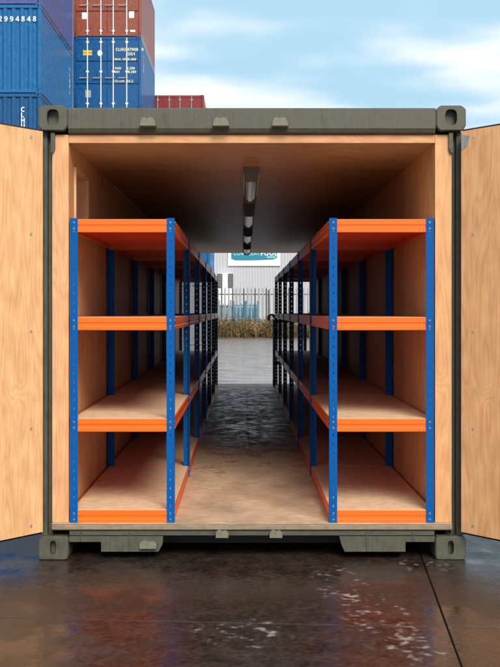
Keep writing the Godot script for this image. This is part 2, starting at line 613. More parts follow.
# a block whose front (+z) face has an oval hole; c: rounding of its front outline, rx, ry: half axes of the hole
func ring_block(st: SurfaceTool, lo: Vector3, hi: Vector3, c: float, rx: float, ry: float, shift: Vector2, deep: float) -> void:
	var n := 32
	var mid := Vector2((lo.x + hi.x) / 2, (lo.y + hi.y) / 2) + shift
	var outer := []
	var inner := []
	for i in n:
		var a := TAU * (i + 0.5) / n
		var d := Vector2(cos(a), sin(a))
		# to the outline along d
		var t := 1e9
		if absf(d.x) > 1e-6:
			t = minf(t, ((hi.x if d.x > 0 else lo.x) - mid.x) / d.x)
		if absf(d.y) > 1e-6:
			t = minf(t, ((hi.y if d.y > 0 else lo.y) - mid.y) / d.y)
		var p := mid + d * t
		# cut the corners
		var ex := minf(p.x - lo.x, hi.x - p.x)
		var ey := minf(p.y - lo.y, hi.y - p.y)
		var cut := 1.0 * c - (ex + ey)
		if cut > 0:
			p -= d * cut * 0.8
		outer.append(p)
		# a superellipse for the hole
		var q := pow(pow(absf(d.x) / rx, 3.0) + pow(absf(d.y) / ry, 3.0), -1.0 / 3.0)
		inner.append(mid + d * q)
	for i in n:
		var j := (i + 1) % n
		var o1: Vector2 = outer[i]
		var o2: Vector2 = outer[j]
		var i1: Vector2 = inner[i]
		var i2: Vector2 = inner[j]
		var f := func(p: Vector2, z: float) -> Vector3: return Vector3(p.x, p.y, z)
		var e := 0.006
		var s1 := mid + (o1 - mid) * (1 - e / (o1 - mid).length())
		var s2 := mid + (o2 - mid) * (1 - e / (o2 - mid).length())
		face(st, [f.call(s1, hi.z), f.call(s2, hi.z), f.call(i2, hi.z), f.call(i1, hi.z)], Vector3(0, 0, 1))
		var od := (o1 + o2) / 2 - mid
		face(st, [f.call(s1, hi.z), f.call(s2, hi.z), f.call(o2, hi.z - e), f.call(o1, hi.z - e)], Vector3(od.x, od.y, 0.1))
		face(st, [f.call(o1, hi.z - e), f.call(o2, hi.z - e), f.call(o2, lo.z), f.call(o1, lo.z)], Vector3(od.x, od.y, 0))
		face(st, [f.call(i1, hi.z), f.call(i2, hi.z), f.call(i2, hi.z - deep), f.call(i1, hi.z - deep)], Vector3(-od.x, -od.y, 0))
		face(st, [f.call(i1, hi.z - deep), f.call(i2, hi.z - deep), f.call(mid, hi.z - deep)], Vector3(0, 0, 1))
		face(st, [f.call(o1, lo.z), f.call(o2, lo.z), f.call(mid, lo.z)], Vector3(0, 0, -1))

# ------------------------------------------------------------------ the converted container in front
const FLOOR := 0.205
const CEIL := 2.388
const WALL := 1.052
const LEN := 12.192
const HIGH := 2.591

func main_container() -> void:
	var t := thing("converted_container", "olive green shipping container with plywood lining and both doors wide open", "container")
	# --- corner castings
	for x in [-1, 1]:
		for z in [0, 1]:
			var st := new_st()
			ring_block(st, Vector3(-0.085, 0, -0.178), Vector3(0.085, 0.144, 0), 0.02, 0.034, 0.046, Vector2(0, 0.004), 0.055)
			var a := obj("corner_casting", st, M.olive, t, Vector3(x * 1.1355, HIGH - 0.144, 0.004 if z == 0 else -LEN))
			st = new_st()
			ring_block(st, Vector3(-0.087, 0, -0.178), Vector3(0.087, 0.134, 0), 0.008, 0.018, 0.040, Vector2(0, 0.004), 0.05)
			var b := obj("corner_casting", st, M.olive, t, Vector3(x * 1.1335, 0.0, 0.006 if z == 0 else -LEN))
			if z == 1:
				a.rotation.y = PI
				b.rotation.y = PI
	# --- corner posts: folded section, open towards the doorway
	for x in [-1.0, 1.0]:
		for e in [0, 1]:
			var st := new_st()
			var z0 := -0.048 if e == 0 else -LEN + 0.14
			var pf := PackedVector2Array([Vector2(0, x * 1.219), Vector2(0, x * 1.176), Vector2(-0.03, x * 1.170), Vector2(-0.03, x * 1.150), Vector2(-0.10, x * 1.150), Vector2(-0.10, x * 1.219)])
			for i in pf.size():
				pf[i].x += z0
			prism(st, pf, 1, 0.134, HIGH - 0.144)
			obj("corner_post", st, M.olive, t)
	# short drip ends of the gutter beside the header
	for x in [-1.0, 1.0]:
		var st := new_st()
		prism(st, PackedVector2Array([Vector2(x * 1.150, 2.44), Vector2(x * 1.128, 2.44), Vector2(x * 1.128, 2.35), Vector2(x * 1.140, 2.325), Vector2(x * 1.150, 2.325)]), 2, -0.05, -0.018)
		obj("gutter_end", st, M.olive, t)
	# --- header with its rounded lower lip, and three door-cam lugs
	var pr := PackedVector2Array([Vector2(2.578, -0.07), Vector2(2.578, -0.006), Vector2(2.570, 0.0), Vector2(2.462, 0.0), Vector2(2.440, -0.012), Vector2(2.432, -0.03), Vector2(2.432, -0.07)])
	for z in [-0.004, -LEN + 0.074]:
		var st := new_st()
		var p2 := pr.duplicate()
		for i in p2.size():
			p2[i].y += z
		prism(st, p2, 0, -1.049, 1.049)
		obj("header_rail", st, M.olive, t)
	for x in [-0.592, -0.176, 0.160]:
		var st := new_st()
		prism(st, PackedVector2Array([Vector2(-0.042, -0.022), Vector2(0.042, -0.022), Vector2(0.042, -0.006), Vector2(0.030, 0.018), Vector2(0.012, 0.022), Vector2(-0.004, 0.013), Vector2(-0.020, 0.022), Vector2(-0.034, 0.016), Vector2(-0.042, -0.004)]), 2, -0.006, 0.034)
		cbx(st, Vector3(-0.048, -0.03, -0.006), Vector3(0.048, -0.018, 0.04), 0.004)
		obj("cam_keeper", st, M.olive_worn, t, Vector3(x, 2.497, 0.0))
	# --- sill
	var st := new_st()
	cbx(st, Vector3(-1.145, 0.168, -0.06), Vector3(1.145, FLOOR - 0.004, -0.002), 0.006, 0)
	obj("threshold", st, M.sill, t)
	st = new_st()
	cbx(st, Vector3(-1.045, 0.134, -0.12), Vector3(1.045, 0.165, -0.016), 0.004, 0)
	obj("sill_beam", st, M.olive, t)
	st = new_st()
	prism(st, PackedVector2Array([Vector2(-1.045, 0.132), Vector2(-1.045, 0.100), Vector2(-0.862, 0.100), Vector2(-0.862, 0.044), Vector2(-0.535, 0.044), Vector2(-0.512, 0.085), Vector2(-0.508, 0.132)]), 2, -0.11, -0.014)
	obj("sill_plate", st, M.olive, t)
	st = new_st()
	prism(st, PackedVector2Array([Vector2(1.045, 0.132), Vector2(1.045, 0.100), Vector2(0.878, 0.100), Vector2(0.878, 0.044), Vector2(0.530, 0.044), Vector2(0.512, 0.085), Vector2(0.500, 0.132)]), 2, -0.11, -0.014)
	obj("sill_plate", st, M.olive, t)
	for a in [[-0.98, 0.0035, 0.102, 0.160], [-0.70, 0.0035, 0.046, 0.160], [0.655, 0.0035, 0.046, 0.160], [0.92, 0.0035, 0.102, 0.160]]:
		st = new_st()
		cbx(st, Vector3(a[0] - a[1], a[2], -0.02), Vector3(a[0] + a[1], a[3], -0.010), 0.002)
		obj("weld_seam", st, M.olive, t)
	for a in [[-0.592, 0.088, 0.048], [-0.170, 0.150, 0.036], [0.137, 0.150, 0.036]]:
		st = new_st()
		var w: float = a[2]
		prism(st, PackedVector2Array([Vector2(-w, -0.022), Vector2(w, -0.022), Vector2(w, 0.004), Vector2(w * 0.6, 0.020), Vector2(w * 0.1, 0.014), Vector2(-w * 0.5, 0.024), Vector2(-w, 0.010)]), 2, -0.02, 0.02)
		obj("cam_keeper", st, M.olive_worn, t, Vector3(a[0], a[1], -0.006))
	# --- outer steel shell
	for x in [-1.0, 1.0]:
		st = new_st()
		corrugated(st, LEN - 0.30, 0.16, HIGH - 0.06, 0.278, 0.036, Vector3(0, 0, -1), Vector3(x, 0, 0), Vector3(x * 1.207, 0, -0.15))
		obj("side_wall", st, M.olive, t)
		st = new_st()
		cbx(st, Vector3(minf(x * 1.14, x * 1.209), 0.03, -LEN + 0.19), Vector3(maxf(x * 1.14, x * 1.209), 0.16, -0.19), 0.006)
		obj("bottom_rail", st, M.olive, t)
		st = new_st()
		cbx(st, Vector3(minf(x * 1.15, x * 1.212), HIGH - 0.08, -LEN + 0.19), Vector3(maxf(x * 1.15, x * 1.212), HIGH - 0.012, -0.19), 0.006)
		obj("top_rail", st, M.olive, t)
	st = new_st()
	bx(st, Vector3(-1.148, HIGH - 0.035, -LEN + 0.10), Vector3(1.148, HIGH - 0.020, -0.08))
	obj("roof", st, M.olive, t)
	for k in 20:
		st = new_st()
		bx(st, Vector3(-1.135, 0.035, -0.35 - k * 0.6), Vector3(1.135, 0.158, -0.30 - k * 0.6))
		obj("cross_member", st, M.dark, t)
	# --- plywood lining
	var z_start := -0.062
	var step := (LEN - 0.12 - 0.062) / 10.0
	var gap := 0.0022
	var left := grp("wall_lining", t)
	var right := grp("wall_lining", t)
	var above := grp("ceiling_lining", t)
	for k in 10:
		var za := z_start - k * step - gap
		var zb := z_start - (k + 1) * step + gap
		for x in [-1.0, 1.0]:
			st = new_st()
			var off := Vector2(rng.randf() * 3.0, rng.randf() * 3.0)
			var xa := minf(x * WALL, x * (WALL + 0.018))
			var xb := maxf(x * WALL, x * (WALL + 0.018))
			if k == 0 and x < 0:
				# opening cut into the first sheet, with the strip frame round it
				var w0 := -0.265
				var w1 := -0.775
				var h0 := 1.90
				var h1 := 2.255
				bx(st, Vector3(xa, FLOOR + 0.003, w0), Vector3(xb, CEIL - 0.002, za), 1, off)
				bx(st, Vector3(xa, FLOOR + 0.003, zb), Vector3(xb, CEIL - 0.002, w1), 1, off)
				bx(st, Vector3(xa, FLOOR + 0.003, w1), Vector3(xb, h0, w0), 1, off)
				bx(st, Vector3(xa, h1, w1), Vector3(xb, CEIL - 0.002, w0), 1, off)
				var fr := new_st()
				var fx := -WALL - 0.085
				bx(fr, Vector3(fx, h0 - 0.0, w0 + 0.001), Vector3(-WALL + 0.012, h1, w0 + 0.018))
				bx(fr, Vector3(fx, h0, w1 - 0.018), Vector3(-WALL + 0.012, h1, w1 - 0.001))
				bx(fr, Vector3(fx, h1 + 0.001, w1 - 0.018), Vector3(-WALL + 0.012, h1 + 0.018, w0 + 0.018), 2)
				bx(fr, Vector3(fx, h0 - 0.018, w1 - 0.018), Vector3(-WALL + 0.012, h0 - 0.001, w0 + 0.018), 2)
				obj("recess_frame", fr, M.ply_edge, left)
				var bk := new_st()
				bx(bk, Vector3(fx - 0.012, h0, w1), Vector3(fx - 0.002, h1, w0))
				obj("recess_back", bk, M.ply_wall[1], left)
			else:
				bx(st, Vector3(xa, FLOOR + 0.003, zb), Vector3(xb, CEIL - 0.002, za), 1, off)
			obj("plywood_sheet", st, M.ply_wall[rng.randi() % 3], left if x < 0 else right)
		st = new_st()
		bx(st, Vector3(-WALL - 0.018, CEIL, zb), Vector3(WALL + 0.018, CEIL + 0.018, za), 0, Vector2(rng.randf() * 3.0, rng.randf() * 3.0))
		obj("plywood_sheet", st, M.ply_ceiling[k % 2], above)
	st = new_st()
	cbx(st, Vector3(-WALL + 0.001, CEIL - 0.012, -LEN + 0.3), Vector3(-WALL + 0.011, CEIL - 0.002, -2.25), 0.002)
	obj("joint_highlight", st, M.white, left)  # bright line of light along the ceiling joint, put in as a white strip
	# battens behind the joints close the lining against daylight
	for x in [-1.0, 1.0]:
		st = new_st()
		bx(st, Vector3(minf(x * 1.078, x * 1.14) , FLOOR, -LEN + 0.13), Vector3(maxf(x * 1.078, x * 1.14), CEIL, -0.80 if x < 0 else -0.07))
		obj("insulation", st, M.dark, left if x < 0 else right)
	st = new_st()
	bx(st, Vector3(-1.14, CEIL + 0.022, -LEN + 0.13), Vector3(1.14, CEIL + 0.09, -0.085))
	obj("insulation", st, M.dark, above)
	# end grain strips round both doorways
	for z in [-0.058, -LEN + 0.118]:
		for x in [-1.0, 1.0]:
			st = new_st()
			bx(st, Vector3(minf(x * WALL, x * 1.146), FLOOR + 0.002, z), Vector3(maxf(x * WALL, x * 1.146), 2.430, z + 0.018), 1, Vector2(rng.randf() * 3, rng.randf() * 3))
			obj("doorway_trim", st, M.ply_wall[2] if x < 0 else M.ply_wall[0], t)
		st = new_st()
		bx(st, Vector3(-WALL + 0.001, CEIL - 0.004, z), Vector3(WALL - 0.001, 2.430, z + 0.016), 0, Vector2(rng.randf(), rng.randf()))
		obj("doorway_trim", st, M.ply_wall[1], t)
	# --- floor sheets
	var fl := grp("floor", t)
	st = new_st()
	bx(st, Vector3(-1.144, FLOOR - 0.003, -3.258), Vector3(1.144, FLOOR, -0.004), 2, Vector2(1.2, 0))
	obj("floor_sheet", st, M.floor, fl)
	for k in 4:
		for s in [-1, 1]:
			st = new_st()
			var za := -3.262 - k * 2.228
			var zb := za - 2.224
			bx(st, Vector3(-1.144 if s < 0 else 0.0015, FLOOR - 0.024, zb), Vector3(-0.0015 if s < 0 else 1.144, FLOOR, za), 2, Vector2(1.2, 0))
			obj("floor_sheet", st, M.floor, fl)
	st = new_st()
	bx(st, Vector3(-1.14, 0.162, -LEN + 0.02), Vector3(1.14, FLOOR - 0.026, -0.07))
	obj("subfloor", st, M.dark, fl)
	# --- doors
	for x in [-1.0, 1.0]:
		var d := grp("door", t)
		d.position = Vector3(x * 1.190, 0, 0.022)
		d.rotation.y = deg_to_rad(-52.0) if x > 0 else deg_to_rad(52.0)
		# local: the leaf runs outward along x; its inner face looks to +z
		var lo := minf(0.0, x * 1.165)
		var hi := maxf(0.0, x * 1.165)
		st = new_st()
		cbx(st, Vector3(lo, 0.155, -0.055), Vector3(hi, 2.448, -0.018), 0.006)
		obj("steel_leaf", st, M.olive, d)
		st = new_st()
		cbx(st, Vector3(lo, 0.153, -0.017), Vector3(hi, 2.450, -0.004), 0.004)
		obj("gasket", st, M.rubber, d)
		st = new_st()
		var off := Vector2(rng.randf() * 3.0, rng.randf() * 3.0)
		bx(st, Vector3(lo + 0.012, 0.168, -0.0035), Vector3(hi - 0.012, 2.436, 0.0145), 1, off)
		obj("plywood_sheet", st, M.ply_door if x < 0 else M.ply_door2, d)
		for k in 5:
			for u in [0.10, 1.06]:
				st = new_st()
				tube(st, [Vector3(x * u, 0.215 + k * 0.545, 0.0145), Vector3(x * u, 0.215 + k * 0.545, 0.0170)], 0.0085, 10)
				obj("screw", st, M.zinc, d)
		for k in 4:
			st = new_st()
			tube(st, [Vector3(0.0, 0.36 + k * 0.60, -0.03), Vector3(0.0, 0.50 + k * 0.60, -0.03)], 0.019, 10)
			obj("hinge", st, M.olive, d)
		for u in [0.30, 0.85]:
			st = new_st()
			tube(st, [Vector3(x * u, 0.12, -0.085), Vector3(x * u, 2.47, -0.085)], 0.017, 8)
			obj("locking_bar", st, M.galv, d)
		if x > 0:
			st = new_st()
			prism(st, PackedVector2Array([Vector2(0.014, 2.33), Vector2(0.055, 2.345), Vector2(0.075, 2.405), Vector2(0.014, 2.415)]), 2, 0.0146, 0.0166)
			obj("bare_patch", st, M.galv, d)

# ------------------------------------------------------------------ shelving
const UW := 0.599
const UL := 1.800
const UH := 1.746
const LEVELS := [1.741, 1.180, 0.598, 0.075]

func post_mesh() -> ArrayMesh:
	# corner at the origin, one flange along +x, one along -z
	var st := new_st()
	var th := 0.0028
	var w := 0.045
	for fl in 2:
		var put := func(u0: float, u1: float, y0: float, y1: float) -> void:
			if fl == 0:
				bx(st, Vector3(u0, y0, -th), Vector3(u1, y1, 0))
			else:
				bx(st, Vector3(0, y0, -u1), Vector3(th, y1, -u0))
		put.call(0.0 if fl == 0 else th, 0.021, 0.0, UH)
		put.call(0.0255, w, 0.0, UH)
		var y := 0.0
		while y < UH:
			put.call(0.021, 0.0255, y, minf(y + 0.039, UH))
			y += 0.0508
	var am := st.commit()
	var rv := new_st()
	for l in LEVELS:
		for dy in [-0.020, -0.055]:
			for fl in 2:
				var c := Vector3(0.0235, l + dy, 0) if fl == 0 else Vector3(0, l + dy, -0.0235)
				var o := Vector3(0, 0, 1) if fl == 0 else Vector3(-1, 0, 0)
				tube(rv, [c - o * 0.004, c + o * 0.0025], 0.0066, 8)
	rv.commit(am)
	am.surface_set_material(0, M.blue_post)
	am.surface_set_material(1, M.rivet)
	return am

func beam_profile() -> PackedVector2Array:
	# (y, out): a rolled beam with a shallow groove near its foot
	return PackedVector2Array([Vector2(-0.0185, -0.030), Vector2(-0.0185, -0.006), Vector2(0, -0.006), Vector2(0, -0.002), Vector2(-0.003, 0.0), Vector2(-0.030, 0.0), Vector2(-0.034, -0.003), Vector2(-0.050, -0.003), Vector2(-0.054, 0.0), Vector2(-0.072, 0.0), Vector2(-0.075, -0.003), Vector2(-0.075, -0.022), Vector2(-0.071, -0.022), Vector2(-0.071, -0.007), Vector2(-0.0205, -0.007), Vector2(-0.0205, -0.030)])

func make_shelving() -> Node3D:
	var t := thing("shelving_unit", "", "shelving unit")
	var pm := post_mesh()
	for c in [[-1, 1, 0.0], [1, 1, PI / 2], [1, -1, PI], [-1, -1, -PI / 2]]:
		var o := obj("post", pm, null, t, Vector3(c[0] * UW / 2, 0, 0 if c[1] > 0 else -UL))
		o.rotation.y = c[2]
	# beams: profile (y, z) pushed along x for the ends
	var short := new_st()
	prism(short, beam_profile(), 0, -UW / 2 + 0.006, UW / 2 - 0.006)
	var short_mesh := short.commit()
	var long := new_st()
	prism(long, beam_profile(), 0, -UL / 2 + 0.034, UL / 2 - 0.034)
	var long_mesh := long.commit()
	var pan := new_st()
	var pw := 0.272
	for p in [[-pw, pw, 0.000, 0.003]]:
		bx(pan, Vector3(p[0], -0.004, -0.27), Vector3(p[1], 0.0, 0.27))
	for z in [-0.27, -0.09, 0.09, 0.27]:
		bx(pan, Vector3(-pw, -0.030, z - 0.006), Vector3(pw, -0.0045, z + 0.006))
	var pan_mesh := pan.commit()
	var boards := []
	for v in 2:
		var b := new_st()
		bx(b, Vector3(-UW / 2 + 0.0105, -0.0155, -UL / 2 + 0.006), Vector3(UW / 2 - 0.0105, 0.0015, UL / 2 - 0.006), 2, Vector2(v * 0.37, v * 0.21))
		boards.append(b.commit())
	for i in LEVELS.size():
		var y: float = LEVELS[i]
		var s := obj("shelf", boards[i % 2], M.chipboard, t, Vector3(0, y - 0.003, -UL / 2))
		for e in [1, -1]:
			var b := obj("end_beam", short_mesh, M.orange, s, Vector3(0, 0.0008, e * (UL / 2 - 0.0035)))
			b.rotation.y = 0.0 if e > 0 else PI
			var a := obj("side_beam", long_mesh, M.orange, s, Vector3(e * (UW / 2 - 0.0035), 0.003, 0))
			a.rotation.y = PI / 2 if e > 0 else -PI / 2
		for k in 3:
			obj("support_pan", pan_mesh, M.pan, s, Vector3(0, -0.0175, (k - 1) * 0.575))
	return t

func shelving() -> void:
	var proto := make_shelving()
	var ordinal := ["nearest the open doors", "second from the open doors", "third from the open doors", "fourth from the open doors", "fifth from the open doors", "farthest from the open doors"]
	for side in [-1, 1]:
		for k in 6:
			var o: Node3D = proto
			if not (side == -1 and k == 0):
				o = proto.duplicate()
				o.name = numbered("shelving_unit")
				add_child(o)
			o.position = Vector3(side * 0.7435, FLOOR + 0.0005, -0.030 - k * 1.812)
			tag(o, "blue and orange shelving unit along the %s wall, %s" % ["left" if side < 0 else "right", ordinal[k]], "shelving unit", "shelving units lining the container")

# ------------------------------------------------------------------ strip lights
func strip_lights() -> void:
	var words := ["nearest the open doors", "second from the open doors", "third from the open doors", "farthest from the open doors"]
	var length := 1.55
	var first: Node3D
	for k in 4:
		var z := -1.12 - k * 2.75
		var label: String = "unlit strip light with clear cover on the plywood ceiling, %s" % words[k]
		if k > 0:
			var c: Node3D = first.duplicate()
			c.name = numbered("strip_light")
			add_child(c)
			c.position.z = z
			tag(c, label, "light", "strip lights along the ceiling")
			continue
		first = thing("strip_light", label, "light", Vector3(0.006, CEIL, z), 0.0, "strip lights along the ceiling")
		var st := new_st()
		prism(st, PackedVector2Array([Vector2(-0.05, -0.001), Vector2(-0.05, -0.035), Vector2(-0.038, -0.042), Vector2(0.038, -0.042), Vector2(0.05, -0.035), Vector2(0.05, -0.001)]), 2, -length + 0.03, -0.03)
		obj("tray", st, M.light_body, first)
		for e in [0, 1]:
			st = new_st()
			var z0 := 0.0 if e == 0 else -length + 0.032
			prism(st, PackedVector2Array([Vector2(-0.053, -0.001), Vector2(-0.053, -0.045), Vector2(-0.045, -0.085), Vector2(-0.030, -0.100), Vector2(0.030, -0.100), Vector2(0.045, -0.085), Vector2(0.053, -0.045), Vector2(0.053, -0.001)]), 2, z0 - 0.032, z0)
			obj("end_cap", st, M.cap, first)
		st = new_st()
		tube(st, [Vector3(0, -0.062, -0.04), Vector3(0, -0.062, -length + 0.04)], 0.013, 12)
		obj("lamp_tube", st, M.tube, first)
		st = new_st()
		var arc := []
		for i in 9:
			var a := PI * i / 8.0
			arc.append(Vector2(-cos(a) * 0.048, -0.043 - sin(a) * 0.050))
		for i in 8:
			var a: Vector2 = arc[i]
			var b: Vector2 = arc[i + 1]
			face(st, [Vector3(a.x, a.y, -0.033), Vector3(b.x, b.y, -0.033), Vector3(b.x, b.y, -length + 0.033), Vector3(a.x, a.y, -length + 0.033)], Vector3(a.x, a.y + 0.04, 0))
		obj("cover", st, M.clear, first)
		for i in 5:
			for x in [-1.0, 1.0]:
				st = new_st()
				cbx(st, Vector3(x * 0.053 - 0.005, -0.058, -0.16 - i * 0.31), Vector3(x * 0.053 + 0.005, -0.022, -0.13 - i * 0.31), 0.002)
				obj("clip", st, M.zinc, first)

# ------------------------------------------------------------------ trolley at the far end
func service_trolley() -> void:
	var t := thing("service_trolley", "tall black trolley with a curled push handle by the far doorway on the right", "trolley", Vector3(0.43, FLOOR, -11.35))
	for x in [0.02, 0.52]:
		for z in [0.0, -0.40]:
			var st := new_st()
			tube(st, [Vector3(x, 0.085, z), Vector3(x, 1.075, z)], 0.016, 8)
			obj("leg", st, M.black_metal, t)
			st = new_st()
			tube(st, [Vector3(x - 0.014, 0.045, z), Vector3(x + 0.014, 0.045, z)], 0.045, 14)
			bx(st, Vector3(x - 0.02, 0.045, z - 0.008), Vector3(x - 0.016, 0.09, z + 0.008))
			obj("castor", st, M.rubber, t)
	for y in [0.36, 1.03]:
		var st := new_st()
		cbx(st, Vector3(0.0, y, -0.42), Vector3(0.54, y + 0.045, 0.02), 0.006)
		obj("tray", st, M.black_metal, t)
	for z in [0.0, -0.40]:
		var st := new_st()
		var path := [Vector3(0.06, 1.07, z), Vector3(0.02, 1.12, z)]
		for i in 8:
			var a := PI * (0.35 + 0.85 * i / 7.0)
			path.append(Vector3(-0.015 + cos(a) * 0.055, 1.10 + sin(a) * 0.055, z))
		tube(st, path, 0.015, 8)
		obj("handle_bracket", st, M.black_metal, t)
	var st2 := new_st()
	tube(st2, [Vector3(-0.066, 1.075, 0.05), Vector3(-0.066, 1.075, -0.45)], 0.018, 8)
	obj("handle", st2, M.rubber, t)

# ------------------------------------------------------------------ yard
func ground() -> void:
	var st := new_st()
	face(st, [Vector3(-500, 0, 500), Vector3(500, 0, 500), Vector3(500, 0, -500), Vector3(-500, 0, -500)], Vector3.UP)
	var g := obj("ground", st, M.concrete, null, Vector3(0, -0.016, 0))
	g.set_meta("kind", "structure")
	var yard := Node3D.new()
	yard.name = "yard_paving"
	yard.set_meta("kind", "structure")
	add_child(yard)
	yard.position = Vector3(0.866, 0, 1.344)
	yard.rotation.y = deg_to_rad(-4.55)
	var sx := 4.6
	var sz := 5.4
	st = new_st()
	var j := 0.003
	cbx(st, Vector3(j, -0.014, j), Vector3(sx - j, 0.0, sz - j), 0.003)
	var slab := st.commit()
	for ix in range(-7, 7):
		for iz in range(-11, 2):
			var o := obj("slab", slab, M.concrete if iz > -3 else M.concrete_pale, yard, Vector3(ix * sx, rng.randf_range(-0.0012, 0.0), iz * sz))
			o.rotation.x = rng.randf_range(-0.00025, 0.00025)

func stacks() -> void:
	var ax := -5.94 - CW / 2
	var az := 6.3 - 32.2
	var h := 2.591
	yard_container("bottom blue container of the front left stack", Vector3(ax, 0.002, az), "blue2")
	yard_container("blue container second from the ground in the front left stack", Vector3(ax, h, az), "blue")
	var a3 := yard_container("blue container with upright white letters just above the left plywood door", Vector3(ax, h * 2, az), "blue2")
	var a4 := yard_container("bright blue container with a row of white digits along its top edge", Vector3(ax, h * 3, az), "blue")
	yard_container("violet blue container on top of the stack at the upper left", Vector3(ax, h * 4, az), "violet")
	print_on(a4, "2 9 9 4 8 4 8", Vector3(-0.03, h - 0.43, -0.016), 0.15, M.white)
	for i in 4:
		print_on(a3, ["C", "L", "H", "U"][i], Vector3(0.62, h - 0.48 - i * 0.16, -0.016), 0.14, M.white)
	for i in 5:
		print_on(a4, ["C", "L", "H", "U", "2"][i], Vector3(CW / 2 - 0.008, h - 0.75 - i * 0.19, -CL + 0.75), 0.15, M.white, PI / 2)
	# second stack, doors towards us
	var bx_ := -3.68 - CW / 2
	var bz := 6.3 - 39.4
	var y := 0.002
	for k in 3:
		yard_container("%s container of the stack under the yellow lettered doors" % ["bottom", "second", "third"][k], Vector3(bx_, y, bz), "grey", 2.872)
		y += 2.872
	var b4 := yard_container("dark blue container with white locking bars and a yellow plate on its doors", Vector3(bx_, y, bz), "doorblue", h, true)
	var b5 := yard_container("rust red container standing on the dark blue one with yellow plate", Vector3(bx_, y + h, bz), "rust", h, true)
	door_print(b4, true)
	door_print(b5, false)
	for i in 4:
		print_on(b4, ["C", "L", "H", "U"][i], Vector3(CW / 2 - 0.008, h - 0.55 - i * 0.16, -0.9), 0.14, M.white, PI / 2)
	# third stack, behind
	var cx := -2.885
	var cz := 6.3 - 45.75
	yard_container("grey container on the ground seen between the left shelf posts", Vector3(cx + 0.27, 0.002, cz), "grey")
	yard_container("blue container glimpsed past the far doorway above the left shelves", Vector3(cx + 0.27, h, cz), "blue")
	yard_container("container third from the ground under the dark red one", Vector3(cx, h * 2, cz), "red")
	yard_container("dark red container just showing above the green roof edge", Vector3(cx, h * 3, cz), "red", h, true)

func plate(called: String, parent: Node, lo: Vector3, hi: Vector3, m: Material) -> void:
	var st := new_st()
	cbx(st, lo, hi, 0.003)
	obj(called, st, m, parent)

func door_print(c: Node3D, blue: bool) -> void:
	var z := -0.019
	if blue:
		plate("warning_plate", c, Vector3(-0.86, 1.92, z), Vector3(-0.54, 2.10, z + 0.008), M.yellow_print)
		print_on(c, "CAUTION", Vector3(-0.70, 2.01, z + 0.010), 0.055, mat(lin(0.25, 0.08, 0.01), 0.6), 0, true, true)
		var st := new_st()
		var oval := PackedVector2Array()
		for i in 20:
			oval.append(Vector2(cos(TAU * i / 20.0) * 0.085, sin(TAU * i / 20.0) * 0.11))
		prism(st, oval, 2, z, z + 0.006)
		obj("oval_sticker", st, M.white, c, Vector3(-0.26, 2.0, 0))
		plate("data_plate", c, Vector3(-0.78, 0.42, z), Vector3(-0.58, 0.68, z + 0.008), M.galv)
		var rows := [["CLHU 479084 0", 0.30, 2.13, 0.105], ["22G1", 0.66, 1.97, 0.105], ["MAX. GR.", 0.26, 1.78, 0.075], ["30.480", 0.68, 1.78, 0.085], ["TARE", 0.26, 1.46, 0.075], ["2.200", 0.70, 1.46, 0.085], ["NET", 0.26, 1.33, 0.075], ["28.280", 0.68, 1.33, 0.085], ["CU.CAP.", 0.26, 1.00, 0.075], ["33.2", 0.70, 1.00, 0.085]]
		for r in rows:
			print_on(c, r[0], Vector3(r[1], r[2], z + 0.001), r[3], M.cream_print)
	else:
		plate("data_plate", c, Vector3(-0.90, 0.62, z), Vector3(-0.70, 0.86, z + 0.008), M.white)
		plate("notice_plate", c, Vector3(0.78, 0.66, z), Vector3(0.96, 0.90, z + 0.008), M.white)
		plate("notice_plate", c, Vector3(0.82, 0.16, z), Vector3(1.00, 0.24, z + 0.008), M.white)

